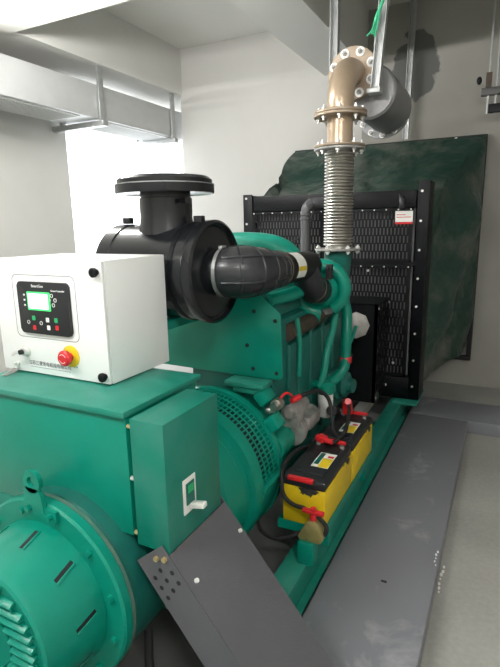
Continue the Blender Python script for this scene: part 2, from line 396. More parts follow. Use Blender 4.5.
dr = mb.build('exciter_cover', ['teal', 'black_flat'], al)
mb = MB()                                                    # louvred grille on the face of the cover
for i in range(13):
    z = -.17 + i*.0283; hw = math.sqrt(max(.0, .183**2 - z*z))
    if hw > .02:
        rt = Matrix.Rotation(.5, 3, 'X')
        hi = .092
        if abs(z) < hi:
            g = math.sqrt(hi*hi - z*z)
            for a, b in ((-hw, -g), (g, hw)): mb.box(X0+a, X0+b, .716, .738, ZA+z-.007, ZA+z+.007, .002, rt)
        else: mb.box(X0-hw, X0+hw, .716, .738, ZA+z-.007, ZA+z+.007, .002, rt)
L(mb, [(.0, .722), (.088, .722), (.09, .736)], cap=False)
mb.build('louvre_grille', 'teal', dr)
for k in range(12):
    a = math.radians(15 + 30*k)
    c = Vector((X0 + .276*math.cos(a), .93, ZA + .276*math.sin(a)))
    MB().cyl(c, c - Vector((0, .014, 0)), .011, n=6).build('bolt', 'teal', al)
mb = MB()                                                    # lifting lug on the end bracket
pts = [(-1.147, .835), (-1.05, .835), (-1.052, .875), (-1.07, .905), (-1.082, .918), (-1.10, .921), (-1.115, .912), (-1.125, .89)]
out = [Vector((x, .918, z)) for x, z in pts]
cx, cz = -1.213, .882
def ring_plate(mb, cx, cz, ri, ro, y0, y1, n=20):
    mb.lathe((cx, 0, cz), (0, 1, 0), [(ri, y0), (ro, y0), (ro, y1), (ri, y1), (ri, y0)], n, cap=False)
ring_plate(mb, cx, cz, .017, .036, .915, .929)
mb.prism([(-1.249, .915, .805), (-1.170, .915, .79), (-1.178, .915, .845), (-1.19, .915, .862), (-1.236, .915, .862), (-1.249, .915, .855)], (0, .014, 0))
mb.prism([(-1.262, .9185, .775), (-1.125, .9185, .765), (-1.125, .9185, .80), (-1.262, .9185, .81)], (0, .011, 0))
mb.build('lifting_lug', 'teal', al)
for x, z in ((-1.235, .79), (-1.148, .783)):
    MB().cyl((x, .9185, z), (x, .905, z), .010, n=6).build('bolt', 'teal', al)
# cooling air screen: band of square openings
def band(mb, y0, y1, R, a0, a1, na, ny, fa, fy):
    def pt(y, a): return Vector((X0 + R*math.cos(a), y, ZA + R*math.sin(a)))
    da = (a1-a0)/na; dy = (y1-y0)/ny
    for i in range(na):
        for j in range(ny):
            A0, A1 = a0+i*da, a0+(i+1)*da; B0, B1 = y0+j*dy, y0+(j+1)*dy; ea = da*(1-fa)/2; ey = dy*(1-fy)/2
            o = [mb.bm.verts.new(pt(b, a)) for b, a in ((B0,A0),(B0,A1),(B1,A1),(B1,A0))]
            q = [mb.bm.verts.new(pt(b, a)) for b, a in ((B0+ey,A0+ea),(B0+ey,A1-ea),(B1-ey,A1-ea),(B1-ey,A0+ea))]
            for k in range(4): mb._face([o[k], o[(k+1)%4], q[(k+1)%4], q[k]])
mb = MB(); band(mb, 1.775, 1.935, .352, math.radians(3), math.radians(113), 32, 4, .66, .66)
vs = mb.build('vent_screen', 'teal', al)
L(MB(), [(.29, 1.765), (.29, 1.94)], cap=False).build('fan_drum', 'black_flat', al)
mb = MB()
mb.lathe((X0, 0, ZA), (0, 1, 0), [(.30, 1.776), (.352, 1.776), (.352, 1.934), (.30, 1.934), (.30, 1.776)], 48, cap=False, a0=math.radians(0), a1=math.radians(1))
mb.bm.clear()
def arc_shell(mb, y0, y1, r0, r1, d0, d1, n=40):
    ra = []
    for k in range(n+1):
        a = math.radians(d0 + (d1-d0)*k/n); ca, sa = math.cos(a), math.sin(a)
        ra.append([mb.bm.verts.new((X0+r*ca, y, ZA+r*sa)) for r, y in ((r0,y0),(r1,y0),(r1,y1),(r0,y1))])
    for a, b in zip(ra, ra[1:]):
        for k in range(4): mb._face([a[k], a[(k+1)%4], b[(k+1)%4], b[k]])
    mb._face(ra[0]); mb._face(ra[-1][::-1])
arc_shell(mb, 1.776, 1.934, .30, .356, -130, 3)
mb.build('adapter_shell', 'teal', al)
mb = MB(); rt = Matrix.Rotation(math.radians(8), 3, 'Y')
mb.box(-.878, -.838, 1.76, 1.95, .492, .514, .003, rt); mb.box(-.866, -.846, 1.76, 1.95, .465, .49, .003, rt)
mb.build('screen_clip', 'teal', al)
# feet of the alternator
for x in (-1.45, -.97):
    MB().box(x-.07, x+.07, 1.42, 1.56, .1705, .30, .006).build('foot', 'teal_dark', al)
for x in (-1.5, -.92): MB().box(x-.26 if x < -1.2 else x-.07, x+.07 if x < -1.2 else x+.26, 1.43, 1.55, .2005, .225, .003).build('foot_bracket', 'teal_dark', al)
# terminal box with lid and corner screws
tb = MB().box(-1.60, -.945, 1.045, 1.42, .70, 1.084, .004)
tb.prism([(-.945, 1.0455, .705), (-.99, 1.0455, .705), (-1.05, 1.0455, .745), (-1.25, 1.0455, .845)], (0, .01, 0))
tb.box(-1.60, -1.10, 1.046, 1.40, .56, .6995)
tbo = tb.build('terminal_box', 'teal', al)
mb = MB().box(-1.63, -.935, 1.028, 1.44, 1.085, 1.106, .004); mb.build('terminal_box_lid', 'teal_dusty', tbo)
for z in (1.055, .89, .71): MB().cyl((-.944, 1.053, z), (-.93, 1.053, z), .007, n=8).build('screw', 'goldbolt' if z != .89 else 'bolt', tbo)
for x, z in ((-.965, .74), (-1.02, .79)): pass

# breaker box on the side of the terminal box
bb = thing('breaker_box', 'teal breaker box with small white switch lever on right side of alternator', 'breaker box', (-.86, 1.18, .69))
MB().box(-.918, -.80, 1.03, 1.325, .69, 1.09, .003).build('housing', 'teal_wiped', bb)
mb = MB(); mb.box(-.7995, -.796, 1.106, 1.172, .772, .885, .001); st = mb.build('switch_plate', 'label', bb)
MB().box(-.7955, -.793, 1.118, 1.16, .80, .87).build('switch_window', 'teal_dark', st, smooth=0)
MB().box(-.7925, -.791, 1.125, 1.153, .838, .862).build('indicator', 'green', st, smooth=0)
MB().box(-.793, -.745, 1.13, 1.155, .79, .806, .003, Matrix.Rotation(-.2, 3, 'Y')).build('switch_lever', 'label', st)
MB().box(-.9445, -.9185, 1.065, 1.31, .70, 1.07).build('gasket', 'black_flat', bb)

# ================================================================== ENGINE
en = thing('engine', 'teal diesel engine with turbocharger between alternator and black radiator', 'engine', (X0, 2.7, .26))
ZE = .62
mb = MB()
mb.lathe((X0, 0, ZA), (0, 1, 0), [(.30, 1.936), (.362, 1.94), (.362, 1.975), (.34, 1.985), (.33, 2.06), (.30, 2.16), (.24, 2.24)], 56)
mb.box(-.935, -.865, 1.95, 2.04, .695, .755, .010, Matrix.Rotation(math.radians(52), 3, 'Y'))
mb.box(-1.0, -.93, 1.98, 2.08, .80, .86, .012, Matrix.Rotation(math.radians(50), 3, 'Y'))
mb.cyl((-.93, 1.99, .58), (-.93, 2.22, .58), .075, .07, 24)
mb.build('flywheel_housing', 'teal', en)
mb = MB()
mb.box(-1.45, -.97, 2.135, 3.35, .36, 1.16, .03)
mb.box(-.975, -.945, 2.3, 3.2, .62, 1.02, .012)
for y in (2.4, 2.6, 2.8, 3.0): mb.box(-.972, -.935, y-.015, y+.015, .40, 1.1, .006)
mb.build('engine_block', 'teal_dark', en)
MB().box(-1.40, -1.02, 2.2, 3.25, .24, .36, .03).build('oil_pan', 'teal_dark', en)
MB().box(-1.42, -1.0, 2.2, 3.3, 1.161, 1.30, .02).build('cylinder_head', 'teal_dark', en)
for y in (2.38, 2.74, 3.10): MB().box(-1.38, -1.12, y-.15, y+.15, 1.301, 1.40, .03).build('rocker_cover', 'teal', en)
# aftercooler / intake pipe over the top
mb = MB(); mb.tube(sm([(-1.62, 2.5, 1.47), (-1.45, 2.5, 1.505), (-1.22, 2.52, 1.505), (-1.09, 2.54, 1.47), (-1.03, 2.55, 1.38), (-1.02, 2.55, 1.25)]), .075, 24)
mb.build('intake_pipe', 'teal', en)
mb = MB()                                                   # bracket plate carrying the air cleaner
mb.prism([(-1.62, 2.10, 1.36), (-1.10, 2.10, 1.36), (-.915, 2.10, 1.215), (-.905, 2.10, .905), (-.92, 2.10, .893), (-1.06, 2.10, .893), (-1.62, 2.10, .90)], (0, .012, 0), .002)
mb.mi = 1
for x, z in ((-.935, .925), (-1.06, .935), (-1.09, 1.05), (-.94, 1.18), (-1.05, 1.22)): mb.cyl((x, 2.098, z), (x, 2.101, z), .010, n=14)
mb.build('support_plate', ['teal', 'black_flat'], en)
mb = MB(); mb.box(-1.16, -.95, 1.985, 2.09, .872, .895, .004); mb.box(-1.12, -.98, 2.0, 2.09, .84, .872, .004); mb.build('plate_foot', 'teal_dusty', en)
MB().tube(sm([(-1.02, 2.2, 1.26), (-.97, 2.32, 1.27), (-.95, 2.45, 1.28)]), .035, 16).build('coolant_outlet', 'teal', en)
# turbocharger
TX, TY, TZ = -.905, 2.66, 1.262
tc = MB(); R0 = .124
ring = []
for k in range(29):
    a = math.radians(-60 + 330*k/28); rr = R0 + .012*k/28
    ring.append((TX + rr*math.cos(a)*.96, TY - .0 + rr*math.cos(a)*.25, TZ + rr*math.sin(a)))
tc.tube(ring, [.034 + .020*k/28 for k in range(29)], 16)
tc.lathe((TX, TY, TZ), (-.25, .96, 0), [(.06, -.05), (.085, -.03), (.115, .02), (.07, .05)], 28)
ob = tc.build('turbocharger', 'teal', en)
ax = Vector((-.25, .96, 0))
MB().lathe(Vector((TX, TY, TZ)) + ax*.055, ax, [(.07, 0), (.155, .01), (.158, .05), (.13, .065), (.14, .075), (.14, .16), (.09, .25)], 32).build('turbine_housing', 'muffler', ob)
mb = MB(); mb.tube(sm([(-.93, 2.90, 1.27), (-.94, 3.03, 1.31), (-.952, 3.10, 1.39), (-.952, 3.10, 1.452)]), [.085]*8 + [.085]*8 + [.085]*8 + [.088], 24)
mb.build('exhaust_outlet', 'teal_dark', ob)
mb = MB(); mb.tube(sm([(-.97, 2.3, 1.08), (-.95, 2.6, 1.09), (-.945, 2.9, 1.12), (-.93, 3.0, 1.2)]), .045, 16)
mb.build('exhaust_manifold', 'manifold', en)
# pipes on the right side of the engine
MB().tube(sm([(-.85, 2.78, 1.18), (-.85, 2.72, 1.05), (-.86, 2.64, .92), (-.865, 2.6, .80), (-.89, 2.58, .72)]), .02, 12).build('oil_pipe', 'teal', en)
MB().tube(sm([(-.93, 2.35, 1.15), (-.91, 2.34, 1.02), (-.91, 2.33, .85)]), .013, 12).build('oil_pipe', 'teal', en)
mb = MB(); mb.tube(sm([(-.88, 2.97, 1.22), (-.85, 2.98, 1.08), (-.84, 2.95, .95), (-.84, 2.94, .83), (-.845, 2.92, .74), (-.89, 2.86, .68), (-.93, 2.8, .67)]), .032, 16)
wp = mb.build('coolant_pipe', 'teal', en)
MB().lathe((-.84, 2.943, .775), (0, 0, 1), [(.036, 0), (.038, .005), (.038, .035), (.036, .04)], 20).build('hose_clamp', 'red', wp)
mb = MB(); mb.lathe((-.955, 3.05, .60), (1, -.15, 0), [(.11, 0), (.11, .06), (.085, .07), (.085, .10), (.05, .12), (.045, .15)], 28); mb.box(-.96, -.9, 2.85, 3.05, .60, .72, .02)
mb.build('water_pump', 'teal_dark', en)
mb = MB(); mb.lathe((-.86, 2.62, .675), (0, 0, 1), [(.045, 0), (.055, .01), (.055, .05), (.03, .07)], 24); mb.box(-.95, -.85, 2.59, 2.65, .70, .74, .01)
of = mb.build('oil_filter', 'teal', en)
MB().lathe((-.86, 2.62, .535), (0, 0, 1), [(.035, 0), (.044, .008), (.044, .135), (.04, .139)], 24).build('filter_canister', 'canister', of)
# starter motor
mb = MB(); mb.cyl((-.88, 2.150, .62), (-.88, 2.180, .62), .075, n=24); mb.cyl((-.88, 2.180, .62), (-.88, 2.410, .62), .058, n=24); mb.cyl((-.88, 2.410, .62), (-.88, 2.430, .62), .05, n=24)
mb.box(-.93, -.83, 2.130, 2.200, .64, .74, .015); mb.box(-.90, -.81, 2.230, 2.390, .60, .67, .012)
sm_ = mb.build('starter_motor', 'cast', en)
mb = MB(); mb.cyl((-.865, 2.110, .735), (-.865, 2.270, .735), .036, n=20); mb.cyl((-.865, 2.080, .735), (-.865, 2.110, .735), .022, n=16); mb.box(-.895, -.835, 2.130, 2.240, .69, .735, .01)
mb.build('solenoid', 'cast', sm_)
mb = MB(); mb.cyl((-.90, 2.010, .80), (-.90, 2.050, .80), .028, n=16); mb.cyl((-.90, 1.980, .80), (-.90, 2.010, .80), .018, n=12); mb.ball((-.93, 2.000, .775), .02); mb.box(-.94, -.90, 1.990, 2.050, .765, .79, .004)
mb.build('speed_sensor', 'steel', en)
MB().tube(sm([(-.90, 2.03, .81), (-.88, 2.08, .84), (-.86, 2.11, .82), (-.87, 2.15, .78)]), .006, 8).build('sensor_wire', 'red', en)
mb = MB(); mb.tube(sm([(-.80, 2.55, .60), (-.82, 2.68, .55), (-.86, 2.8, .5)]), .03, 12)
mb.build('drain_hose', 'black_flat', en)
# fan and pulley drive in front of the radiator
mb = MB(); mb.cyl((X0, 3.3, .80), (X0, 3.40, .80), .07, n=24); mb.cyl((X0, 3.4, .80), (X0, 3.46, .80), .12, n=24)
fan = mb.build('fan_hub', 'black', en)
for k in range(8):
    a = math.radians(45*k + 10); r_ = Matrix.Rotation(-a, 3, 'Y') ; c0 = Vector((X0, 3.43, .80))
    pts = [c0 + r_ @ Vector(v) for v in ((.1, -.015, -.04), (.1, .025, .04), (.29, .035, .07), (.29, -.03, -.06))]
    MB().prism(pts, (0, .005, 0)).build('fan_blade', 'black', fan)
# sensor cap beside the guard
mb = MB(); mb.lathe((-.895, 3.37, .93), (0.35, -1, .1), [(.03, -.05), (.075, -.02), (.092, 0), (.092, .03), (.06, .04), (.02, .045)], 8)
mb.build('charging_generator', 'cast', en)
MB().tube(sm([(-.95, 3.2, .72), (-.90, 3.26, .83), (-.88, 3.33, .93)]), .012, 10).build('adjusting_strut', 'teal', en)

# ================================================================== RADIATOR
ra = thing('radiator', 'tall black radiator with slotted guards at far end of generator', 'radiator', (X0, 3.8, .222))
RX0, RX1 = -1.85, -.575
MB().box(RX0+.02, RX1-.02, 3.76, 3.92, .495, 1.72, 0).build('core', 'core', ra, smooth=0)
mb = MB(); mb.box(RX0+.01, RX1-.01, 3.692, 3.93, 1.725, 1.84, .004); mb.build('header_tank', 'black', ra)
MB().box(RX0, RX1, 3.69, 3.95, .2225, .49, .006).build('bottom_tank', 'black', ra)
for x0, x1, top in ((-1.93, -1.85, 1.86), (-.575, -.50, 1.90)):
    mb = MB(); mb.box(x0, x1, 3.69, 3.70, .2225, top, .001); mb.box(x0 if x0 < -1 else x1-.01, x0+.01 if x0 < -1 else x1, 3.70, 3.95, .2225, top, .001); mb.box(x0, x1, 3.94, 3.95, .2225, top, .001)
    po = mb.build('side_post', 'black', ra)
    for z in [1.83 - .2*k for k in range(8)]:
        MB().cyl(((x0+x1)/2-.01, 3.691, z), ((x0+x1)/2-.01, 3.682, z), .009, n=8).build('bolt', 'bolt', po)
def guard(x0, x1, z0, z1, cols, rows):
    mb = MB(); f = .018; y = 3.688
    mb.perf((x0+f, y, z0+f), (1, 0, 0), (0, 0, 1), x1-x0-2*f, z1-z0-2*f, cols, rows, .36, .84)
    mb.box(x0, x1, y-.006, y+.014, z0, z0+f); mb.box(x0, x1, y-.006, y+.014, z1-f, z1); mb.box(x0, x0+f, y-.006, y+.014, z0, z1); mb.box(x1-f, x1, y-.006, y+.014, z0, z1)
    g = mb.build('guard_panel', 'black', ra, smooth=0)
    n = max(3, int((x1-x0)/.08)); 
    for k in range(n+1):
        x = x0+.015 + (x1-x0-.03)*k/n
        MB().cyl((x, y-.006, z1-.009), (x, y-.011, z1-.009), .0055, n=8).build('bolt', 'bolt', g)
guard(-1.845, -1.25, 1.345, 1.72, 22, 6)
guard(-1.845, -1.25, .50, 1.32, 22, 13)
guard(-1.225, -.60, 1.345, 1.72, 23, 6)
guard(-1.225, -.60, .50, 1.32, 23, 13)
MB().box(-1.2495, -1.2255, 3.69, 3.74, .495, 1.724).build('centre_bar', 'black', ra)
MB().box(RX0, -1.2505, 3.691, 3.74, 1.3205, 1.3445).build('cross_bar', 'black', ra)
MB().box(-1.2245, RX1-.001, 3.691, 3.74, 1.3205, 1.3445).build('cross_bar', 'black', ra)
# belt guard box low on the front
bg_ = MB(); gx0, gx1, gy0, gy1, gz0, gz1 = -1.08, -.735, 3.27, 3.68, .40, 1.09
bg_.box(gx0, gx1, gy0, gy0+.004, gz0, gz1); bg_.box(gx0, gx1, gy0, gy1, gz1-.004, gz1)
bg_.perf((gx1, gy0, gz0), (0, 1, 0), (0, 0, 1), gy1-gy0, gz1-gz0, 8, 10, .45, .7)
bg_.box(gx1-.02, gx1, gy0, gy0+.02, gz0, gz1)
bgo = bg_.build('belt_guard', 'black', ra, smooth=0)
for z in (.43, 1.06):
    for y in (3.30, 3.65): MB().cyl((gx1, y, z), (gx1+.006, y, z), .009, n=8).build('bolt', 'bolt', bgo)
for x, z in ((-1.22, 1.26), (-1.05, 1.3), (-.9, 1.28), (-1.06, 1.13), (-.69, .60)):
    MB().cyl((x, 3.682, z), (x, 3.672, z), .010, n=8).build('bolt', 'bolt', ra)
# filler neck and sticker
MB().tube(sm([(-.70, 3.80, 1.83), (-.70, 3.72, 1.80), (-.68, 3.67, 1.79), (-.675, 3.655, 1.75), (-.675, 3.66, 1.72)]), .022, 12).build('filler_neck', 'rubber', ra)
mb = MB(); mb.box(-.72, -.60, 3.677, 3.680, 1.625, 1.70); mb.mi = 1; mb.box(-.72, -.60, 3.677, 3.6801, 1.61, 1.625); mb.box(-.71, -.61, 3.6765, 3.677, 1.655, 1.66); mb.box(-.71, -.65, 3.6765, 3.677, 1.672, 1.677)
s_ = mb.build('warning_sticker', ['label', 'red'], ra, smooth=0); s_['label'] = 'white sticker with red lower edge'
mb = MB(); mb.tube(sm([(-1.30, 3.42, 1.40), (-1.30, 3.42, 1.55), (-1.30, 3.42, 1.69), (-1.29, 3.425, 1.74), (-1.255, 3.44, 1.765), (-1.20, 3.47, 1.77), (-1.13, 3.58, 1.775), (-1.11, 3.70, 1.78)]), .035, 16)
hs = mb.build('top_hose', 'hose_grey', ra)
mb = MB()
for z in (1.65, 1.68): mb.lathe((-1.30, 3.42, z), (0, 0, 1), [(.036, 0), (.040, .003), (.040, .012), (.036, .015)], 18, cap=False)
for k in range(4): mb.lathe((-1.29, 3.425, 1.74), (.8, .2, .6), [(.037, .004 + .012*k), (.041, .010 + .012*k), (.037, .016 + .012*k)], 18, cap=False)
mb.build('hose_clamp', 'hose_grey', hs)
mb = MB(); mb.tube(sm([(-1.31, 3.64, 1.72), (-1.36, 3.60, 1.58), (-1.45, 3.58, 1.50), (-1.6, 3.58, 1.47)]), .008, 8); mb.build('vent_line', 'rubber', ra)

# the whole radiator stands 0.3 m farther along the skid and is a little wider than drafted above
for o in ra.children_recursive:
    for v in o.data.vertices:
        p = v.co + BASE['radiator']
        p = Vector(((p.x - X0)*1.08 - 1.305, p.y + .30, max(.2225, 1.62 + (p.z - 1.62)*1.08)))
        v.co = p - Vector((-1.305, 4.1, .222))
ra.location = (-1.305, 4.1, .222)

# ================================================================== AIR CLEANER
AY, AZ = 1.75, 1.437
ac = thing('air_cleaner', 'black drum-shaped air cleaner with wide round rain cap above alternator', 'air cleaner', (-1.32, AY, AZ - .23))
mb = MB(); mb.lathe((0, AY, AZ), (1, 0, 0), [(.16, -1.535), (.190, -1.52), (.197, -1.51), (.197, -1.45), (.192, -1.445), (.192, -1.165), (.198, -1.16), (.198, -1.085), (.194, -1.08)], 56)
mb.build('body', 'aircan', ac)
mb = MB(); mb.lathe((0, AY, AZ), (1, 0, 0), [(.194, -1.079), (.204, -1.077), (.208, -1.065), (.208, -1.04), (.197, -1.033), (.186, -1.04), (.180, -1.05), (.12, -1.043), (.095, -1.04), (.09, -1.015)], 56)
mb.build('end_cap', 'aircan', ac)
mb = MB(); mb.lathe((-1.275, AY, 0), (0, 0, 1), [(.118, 1.59), (.106, 1.66), (.108, 1.68), (.108, 1.735), (.103, 1.737), (.103, 1.765)], 40)
mb.build('inlet_neck', 'aircan', ac)
mb = MB(); mb.lathe((-1.275, AY, 0), (0, 0, 1), [(.10, 1.765), (.18, 1.758), (.200, 1.752), (.202, 1.758), (.202, 1.785), (.197, 1.788), (.194, 1.79), (.194, 1.806), (.18, 1.818), (.10, 1.826), (.0, 1.828)], 56, cap=False)
rc = mb.build('rain_cap', 'aircan', ac)
mb = MB(); mb.lathe((-1.275, AY, 0), (0, 0, 1), [(.2015, 1.7855), (.2030, 1.7865), (.2030, 1.7890), (.1950, 1.7900)], 56, cap=False); mb.build('rim_band', 'galv', rc)
mb = MB(); mb.cyl((-1.16, 1.70, 1.72), (-1.13, 1.685, 1.72), .010, n=10); mb.cyl((-1.13, 1.685, 1.72), (-1.12, 1.68, 1.72), .014, n=6); mb.build('band_screw', 'aircan', ac)
for x in (-1.48, -1.115):
    MB().box(x-.02, x+.02, AY-.015, AY+.015, AZ+.198, AZ+.225, .004).build('clip', 'black_flat', ac)
mb = MB(); mb.lathe((0, AY, AZ), (1, 0, 0), [(.1925, -1.145), (.2015, -1.143), (.2015, -1.125), (.1985, -1.123)], 56, cap=False); mb.build('band_clamp', 'black', ac)
for x in (-1.42, -1.25): MB().box(x-.03, x+.03, AY-.12, 2.098, AZ-.235, AZ-.194, .004).build('bracket', 'teal', ac)

# ================================================================== INTAKE HOSE
ih = thing('intake_hose', 'ribbed black rubber intake hose curving from air cleaner to turbocharger', 'hose', (-.90, 2.2, 1.36))
path = sm([(-1.02, 1.75, 1.437), (-.975, 1.755, 1.438), (-.935, 1.785, 1.438), (-.91, 1.84, 1.437), (-.90, 1.91, 1.434), (-.90, 1.98, 1.43), (-.903, 2.05, 1.427)], 8)
n = len(path); rad = []
for i in range(n):
    t = i/(n-1); r = .092 + .010*math.sin(math.pi*min(1, t*1.25)) - .018*max(0, t-.35)/.65
    rad.append(r)
rib = []; rrib = []
for i in range(n-1):
    for k in range(3):
        rib.append(path[i].lerp(path[i+1], k/3)); r = rad[i] + (rad[i+1]-rad[i])*k/3
        rrib.append(r + (.004 if (i % 8 == 4 and k < 2) else 0))
rib.append(path[-1]); rrib.append(rad[-1])
MB().tube(rib, rrib, 36).build('rubber_bellows', 'rubber', ih)
mb = MB()                                                  # lengthwise ribs of the hose
for ang in (20, 80, 140, 200, 260, 320):
    pts = []
    for i in range(6, n-4):
        T = (path[i+1]-path[i-1]).normalized(); u = T.cross(Vector((0, 0, 1))).normalized(); v = T.cross(u)
        a = math.radians(ang); pts.append(path[i] + (u*math.cos(a)+v*math.sin(a))*(rad[i]+.001))
    mb.tube(pts, .0045, 8)
mb.build('hose_rib', 'rubber', ih)
mb = MB(); mb.lathe((-1.017, AY, AZ), (1, .05, 0), [(.093, 0), (.0975, .002), (.0975, .016), (.093, .018)], 40, cap=False)
mb.box(-1.015, -.997, AY-.03, AY+.01, AZ+.093, AZ+.107, .003); mb.build('clamp', 'galv', ih)
mb = MB(); mb.lathe((-.902, 2.03, 1.4275), (-.03, 1, -.04), [(.080, 0), (.083, .002), (.083, .016), (.080, .018)], 40, cap=False); mb.build('clamp', 'manifold', ih)
mb = MB(); mb.tube([(-.903, 2.051, 1.4265), (-.925, 2.50, 1.408), (-.926, 2.515, 1.408)], [.073, .073, .064], 36); pp = mb.build('metal_pipe', 'black', ih)
mb = MB()
def pipe_patch(mb, y0, y1, d0, d1, r, n=10):
    rows = []
    for k in range(n+1):
        a = math.radians(d0 + (d1-d0)*k/n); row = []
        for y in (y0, y1):
            t = (y-2.05)/.45; c = Vector((-.903-.022*t, y, 1.4265-.0185*t)); row.append(mb.bm.verts.new(c + Vector((math.cos(a)*r, 0, math.sin(a)*r))))
        rows.append(row)
    for a, b in zip(rows, rows[1:]): mb._face([a[0], a[1], b[1], b[0]])
pipe_patch(mb, 2.13, 2.25, -35, 75, .0742); mb.mi = 1; pipe_patch(mb, 2.135, 2.245, -8, 8, .0747, 4)
lb = mb.build('pipe_label', ['label', 'yellow'], pp); lb['label'] = 'white sticker with yellow stripe'
mb = MB(); mb.tube(sm([(-.92, 2.42, 1.395), (-.915, 2.44, 1.36), (-.91, 2.49, 1.305), (-.907, 2.56, 1.272), (-.905, 2.62, 1.264)]), .074, 28); mb.build('rubber_elbow', 'rubber', ih)
mb = MB(); mb.lathe((-.909, 2.53, 1.284), (.08, 1, -.4), [(.075, 0), (.078, .002), (.078, .016), (.075, .018)], 32, cap=False); mb.build('clamp', 'manifold', ih)
mb = MB(); mb.box(-.85, -.82, 2.56, 2.60, 1.33, 1.41, .004); mb.cyl((-.835, 2.56, 1.39), (-.835, 2.535, 1.39), .008, n=8); mb.build('pressure_sensor', 'black_flat', ih)

# ================================================================== EXHAUST
FX, FY = -.952, 3.10
def flange(mb, c, axis, ro, ri, th, n=40):
    mb.lathe(c, axis, [(ri, 0), (ro-.003, 0), (ro, .003), (ro, th-.003), (ro-.003, th), (ri, th), (ri, 0)], n, cap=False)
def bolts(parent, c, axis, r, n, th, ph=0, nut=.014, ln=.02, m_='bolt'):
    ax = Vector(axis).normalized(); c = Vector(c); h = Vector((0, 0, 1)) if abs(ax.z) < .9 else Vector((0, 1, 0)); u = ax.cross(h).normalized(); v = ax.cross(u)
    for k in range(n):
        a = 2*math.pi*k/n + ph; p = c + (u*math.cos(a)+v*math.sin(a))*r
        mb = MB(); mb.cyl(p - ax*ln, p + ax*(th+ln), nut*.5, n=10)
        mb.cyl(p - ax*.012, p - ax*.0005, nut, n=6); mb.cyl(p + ax*(th+.0005), p + ax*(th+.012), nut, n=6)
        mb.build('bolt', m_, parent)
eb = thing('exhaust_bellows', 'ribbed stainless flexible exhaust pipe rising from the turbocharger', 'exhaust pipe', (FX, FY, 1.455))
mb = MB(); prof = [(.075, 1.47)]; nr = 30; z0, z1 = 1.485, 2.045
for k in range(nr):
    z = z0 + (z1-z0)*k/nr; d = (z1-z0)/nr
    prof += [(.075, z), (.0885, z+d*.25), (.0905, z+d*.5), (.0885, z+d*.75)]
prof += [(.075, z1), (.075, 2.06)]
mb.lathe((FX, FY, 0), (0, 0, 1), prof, 40); mb.build('corrugated_tube', 'steel', eb)
mb = MB(); flange(mb, (FX, FY, 1.456), (0, 0, 1), .142, .07, .014); f1 = mb.build('flange', 'cast', eb); bolts(f1, (FX, FY, 1.456), (0, 0, 1), .122, 6, .014, .3)
mb = MB(); flange(mb, (FX, FY, 2.052), (0, 0, 1), .155, .07, .014); f2 = mb.build('flange', 'cast', eb)
ee = thing('exhaust_elbow', 'rusty brown flanged exhaust elbow turning from bellows towards the back wall', 'exhaust pipe', (FX, FY, 2.068))
mb = MB(); mb.tube([(FX, FY, 2.07), (FX, FY, 2.262)], .076, 32); mb.build('spool', 'rust', ee)
RB = .225; ZB = 2.315
pts = [(FX, FY, 2.2745)] + [(FX, FY + RB - RB*math.cos(math.radians(a)), ZB + RB*math.sin(math.radians(a))) for a in range(0, 91, 6)] + [(FX, FY+RB+.02, ZB+RB)]
MB().tube(pts, [.078] + [.080]*16 + [.080], 32).build('bend', 'rust', ee)
mb = MB(); flange(mb, (FX, FY, 2.0685), (0, 0, 1), .155, .07, .014); f = mb.build('flange', 'rustflange', ee); bolts(f, (FX, FY, 2.054), (0, 0, 1), .13, 8, .0285, .2, .013, .026)
mb = MB(); flange(mb, (FX, FY, 2.24), (0, 0, 1), .158, .07, .016); flange(mb, (FX, FY, 2.257), (0, 0, 1), .158, .07, .016); f = mb.build('flange', 'rustflange', ee); bolts(f, (FX, FY, 2.24), (0, 0, 1), .13, 8, .033, .25, .013, .026)
FYE = FY + RB + .02; ZF = ZB + RB
mb = MB(); flange(mb, (FX, FYE-.01, ZF), (0, 1, 0), .158, .07, .018); f = mb.build('flange', 'rustflange', ee)
for k in range(8):                                           # large washers face the room
    a = 2*math.pi*(k+.5)/8; p_ = Vector((FX + .127*math.cos(a), FYE-.0105, ZF + .127*math.sin(a)))
    mb = MB(); mb.cyl(p_, p_ - Vector((0, .005, 0)), .028, n=20); mb.mi = 1; mb.cyl(p_ - Vector((0, .0052, 0)), p_ - Vector((0, .018, 0)), .015, n=6); mb.cyl(p_ - Vector((0, .018, 0)), p_ - Vector((0, .03, 0)), .008, n=8)
    mb.build('bolt', ['white', 'cast'], f)
mu = thing('muffler', 'grey cylindrical muffler hanging behind the exhaust elbow', 'muffler', (FX, FYE, ZF-.2))
MX, MZ = -.85, ZF-.11
mb = MB(); mb.lathe((MX, FYE+.03, MZ), (0, 1, 0), [(.11, 0), (.15, .004), (.164, .015), (.164, .56), (.15, .575), (.1, .58)], 56); mb.build('shell', 'muffler', mu)
mb = MB(); flange(mb, (FX, FYE+.009, ZF), (0, 1, 0), .158, .07, .02); mb.build('flange', 'rustflange', mu)
mb = MB(); mb.cyl((MX, FYE+.611, MZ), (MX, FYE+.80, MZ), .085, n=32); mb.build('outlet', 'muffler', mu)
mb = MB(); flange(mb, (MX-.04, FYE+.611, MZ), (0, 1, 0), .198, .02, .018); f = mb.build('flange', 'muffler', mu)
for k in range(12):
    a = 2*math.pi*k/12; p_ = Vector((MX-.04 + .172*math.cos(a), FYE+.6105, MZ + .172*math.sin(a)))
    mb = MB(); mb.cyl(p_, p_ - Vector((0, .005, 0)), .022, n=18); mb.mi = 1; mb.cyl(p_ - Vector((0, .0052, 0)), p_ - Vector((0, .02, 0)), .014, n=6)
    mb.build('bolt', ['white', 'cast'], f)

